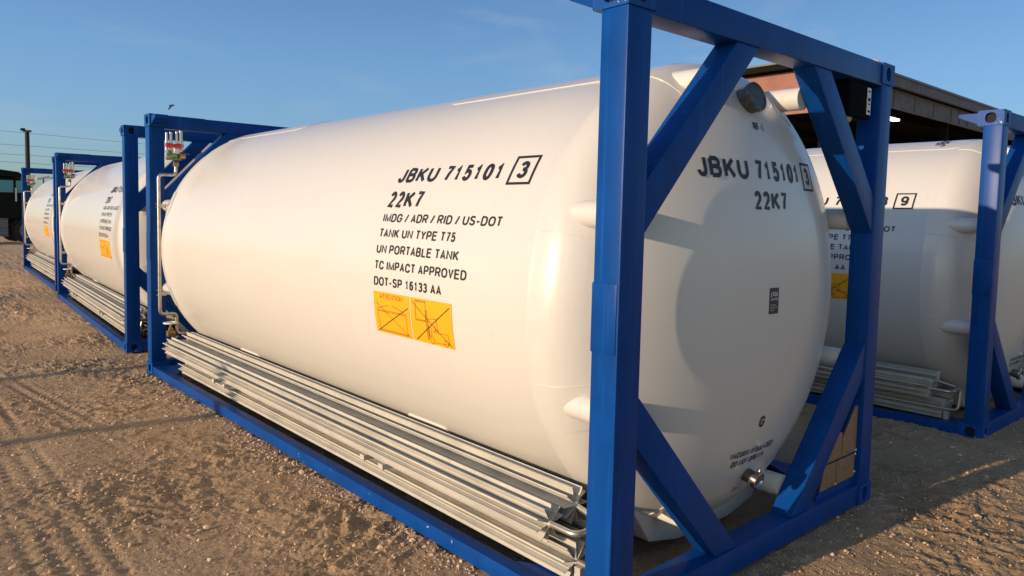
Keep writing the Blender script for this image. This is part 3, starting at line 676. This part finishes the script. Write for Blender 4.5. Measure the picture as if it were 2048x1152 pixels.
# ------------------------------------------------------------------ truck on the left
TB = mat('black_truck_paint', (.006, .006, .006), .5, spec=.15); TG = mat('truck_glass', (.10, .34, .36), .3, spec=.5); TT = mat('tyre_rubber', (.018, .017, .017), .8)
TS = mat('grey_step_metal', (.22, .22, .23), .5, metal=.4, streak=[((.12, .12, .13), .45, .6, 2, 30)])
tp = at_z(44, 484, 0); tr = empty('truck', (tp.x, tp.y, 0), R(6), label='dark parked truck with sun visor roof at the left edge of the photo', category='truck')
# local x: forwards (picture right) is +x; front bumper at x=.3
def T_(name, m, fn, par=None, sm=False):
    bm = bmesh.new(); fn(bm); return link(name, bm, m, par or tr, sm)
body = T_('cab', TB, lambda b: (prism(b, [(-2.3, 1.0), (.10, 1.0), (.22, 1.35), (.16, 1.9), (-.05, 1.95), (-.32, 2.72), (-2.3, 2.78)], 1, -1.15, 1.15, .05),
                               box(b, -9, -2.3, -.5, .5, .75, 1.0, .03), box(b, -.2, .25, -1.1, 1.1, .55, 1.0, .05)))
T_('sun_visor', TB, lambda b: prism(b, [(-2.3, 2.80), (-.30, 2.76), (.10, 2.55), (.12, 2.60), (-.35, 2.98), (-1.6, 3.12), (-2.3, 3.05)], 1, -1.18, 1.18, .02), body)
T_('side_window', TG, lambda b: prism(b, [(-1.45, 2.12), (-.56, 2.12), (-.56, 2.62), (-1.45, 2.62)], 1, -1.165, -1.145), body)
T_('vent_window', TG, lambda b: prism(b, [(-.46, 2.12), (-.06, 2.12), (-.26, 2.62), (-.46, 2.62)], 1, -1.165, -1.145), body)
T_('windscreen', TG, lambda b: prism(b, [(-.03, 1.98), (-.29, 2.68), (-.27, 2.69), (-.01, 1.99)], 1, -1.0, 1.0), body)
T_('mirror', LWHITE, lambda b: (box(b, -.55, -.50, -1.42, -1.36, 1.75, 2.30, .01), tube(b, [(-.5, -1.15, 2.3), (-.52, -1.4, 2.28)], .015, 6)), body)
T_('step_box', TS, lambda b: (box(b, -1.75, -.78, -1.18, -.6, .30, 1.05, .02), box(b, -1.75, -.78, -1.24, -1.18, .62, .66), box(b, -1.75, -.78, -1.24, -1.18, .98, 1.02), box(b, -1.75, -.78, -1.24, -1.18, .30, .34)), body)
def fend(b):
    n = 14; o_ = [( -.05+.66*math.cos(R(10+k*150/n)), .55+.66*math.sin(R(10+k*150/n))) for k in range(n+1)]; i_ = [(-.05+.60*math.cos(R(10+k*150/n)), .55+.60*math.sin(R(10+k*150/n))) for k in range(n, -1, -1)]
    for (a, c, d, e) in zip(o_, o_[1:], i_[::-1], i_[::-1][1:]): prism(b, [a, c, e, d], 1, -1.22, -.80)
T_('fender', CHROME if 0 else TB, fend, body, True)
for wx, wy in ((-.05, -1.02), (-.05, 1.02), (-5.2, -1.0), (-5.2, 1.0), (-6.5, -1.0), (-6.5, 1.0)):
    wh = T_('wheel', TT, lambda b: lathe(b, [(-.14, .0), (-.14, .34), (-.15, .48), (-.11, .53), (.11, .53), (.15, .48), (.14, .34), (.14, 0)], (wx, wy, .53), (0, 1, 0), 28), None, True)
    T_('rim', TS, lambda b: lathe(b, [(-.155, 0), (-.155, .10), (-.148, .28), (-.16, .33), (-.145, .33)], (wx, wy, .53), (0, 1 if wy < 0 else -1, 0), 20), wh, True)
for ax_, h_ in ((-1.05, 4.35), (-1.75, 4.05)): T_('antenna', TB, lambda b: tube(b, [(ax_, -1.0, 2.9), (ax_-.05, -1.02, h_)], [.022, .010], 6), body)
T_('headlight', CHROME, lambda b: box(b, .10, .24, -1.05, -.75, .98, 1.2, .03), body)

# ------------------------------------------------------------------ pole, wires, bird, arm
WOOD = mat('dark_pole', (.018, .016, .018), .8); WIRE = mat('wire', (.12, .13, .14), .6)
pt = at_y(54, 262, 62); pb = Vector((pt.x, pt.y, 0))
po = empty('lamp_pole', pb, 0, label='tall dark lamp pole standing behind the farthest tank', category='pole')
bm = bmesh.new(); tube(bm, [(0, 0, -.1), (0, 0, pt.z)], [.16, .15], 12); link('pole', bm, WOOD, po, True)
bm = bmesh.new(); obox(bm, (0, 0, pt.z), .55, .22, .14, Matrix.Rotation(-.7, 3, 'Z'), .03); obox(bm, (-.25, .1, pt.z+.1), .3, .3, .18, None, .03); link('lamp_head', bm, WOOD, po)
for i, (v0, v1, v2) in enumerate(((260, 273, 289), (288, 297, 308), (308, 315, 324), (323, 331, 340))):
    a, b, c = at_y(-60, v0-4, 75), at_y(115, v1-1, 75), at_y(330, v2+3, 75)
    pts = [((1-t_)**2*a + 2*t_*(1-t_)*(2*b-.5*a-.5*c) + t_**2*c) for t_ in np.linspace(0, 1, 14)]
    bm = bmesh.new(); tube(bm, pts, .014, 5); o = link('power_line', bm, WIRE)
    tag(o, label=('topmost', 'second highest', 'third highest', 'lowest')[i]+' of the thin power lines crossing the sky at the left', category='power line', group='power lines at the left')
bp = at_y(343, 211, 16)
bm = bmesh.new(); tube(bm, [(-.13, 0, -.01), (-.08, 0, 0), (0, 0, .005), (.09, 0, .0), (.13, 0, -.01)], [.004, .022, .035, .02, .006], 10)
bird = link('bird', bm, WOOD, None, True); bird.location = bp; bird.scale = (.55, .55, .55); bird.rotation_euler = (0, 0, -.75); tag(bird, label='small dark bird flying above the corner of the nearest frame', category='bird')
for s in (1, -1):
    bm = bmesh.new(); prism(bm, [(-.05, 0), (.06, 0), (.03, s*.14), (-.03, s*.26), (-.06, s*.16)], 2, -.003, .003)
    for v in bm.verts: v.co.z += -abs(v.co.y)*.9 if s < 0 else abs(v.co.y)*.35
    link('wing', bm, WOOD, bird)
ar = at_y(100, 353, 30); al = at_y(73, 357, 30)
arm = empty('barrier_arm', Vector((ar.x, ar.y, 0)), 0, label='small white bar on a thin post above the farthest tank', category='barrier')
bm = bmesh.new(); tube(bm, [al-Vector((ar.x, ar.y, 0)), Vector((0, 0, ar.z))], .055, 8); link('bar', bm, LWHITE, arm, True)
bm = bmesh.new(); m_ = (al+ar)/2-Vector((ar.x, ar.y, 0)); tube(bm, [Vector((m_.x, m_.y, 0)), m_], .03, 8); link('post', bm, TS, arm, True)

# poles beyond the left edge whose shadows cross the yard and end on the finned tubes
for i, (yy, xx) in enumerate(((4.10, -9.0), (6.38, -9.5))):
    h_ = .40+(-xx+.1)*math.tan(SUN_EL); py_ = yy+.05+.118*(-xx)
    pl = empty('yard_post', (xx, py_, 0), 0, label=('round steel yard post casting the nearer long shadow', 'round steel yard post casting the farther long shadow')[i], category='post', group='yard posts beyond the left edge')
    bm = bmesh.new(); tube(bm, [(0, 0, -.05), (0, 0, h_-.02), (0, 0, h_)], [.07, .07, .05], 16); link('post', bm, GIRD, pl, True)
    bm = bmesh.new(); tube(bm, [(0, 0, -.02), (0, 0, .03)], .16, 16); link('foot', bm, GIRD, pl, True)
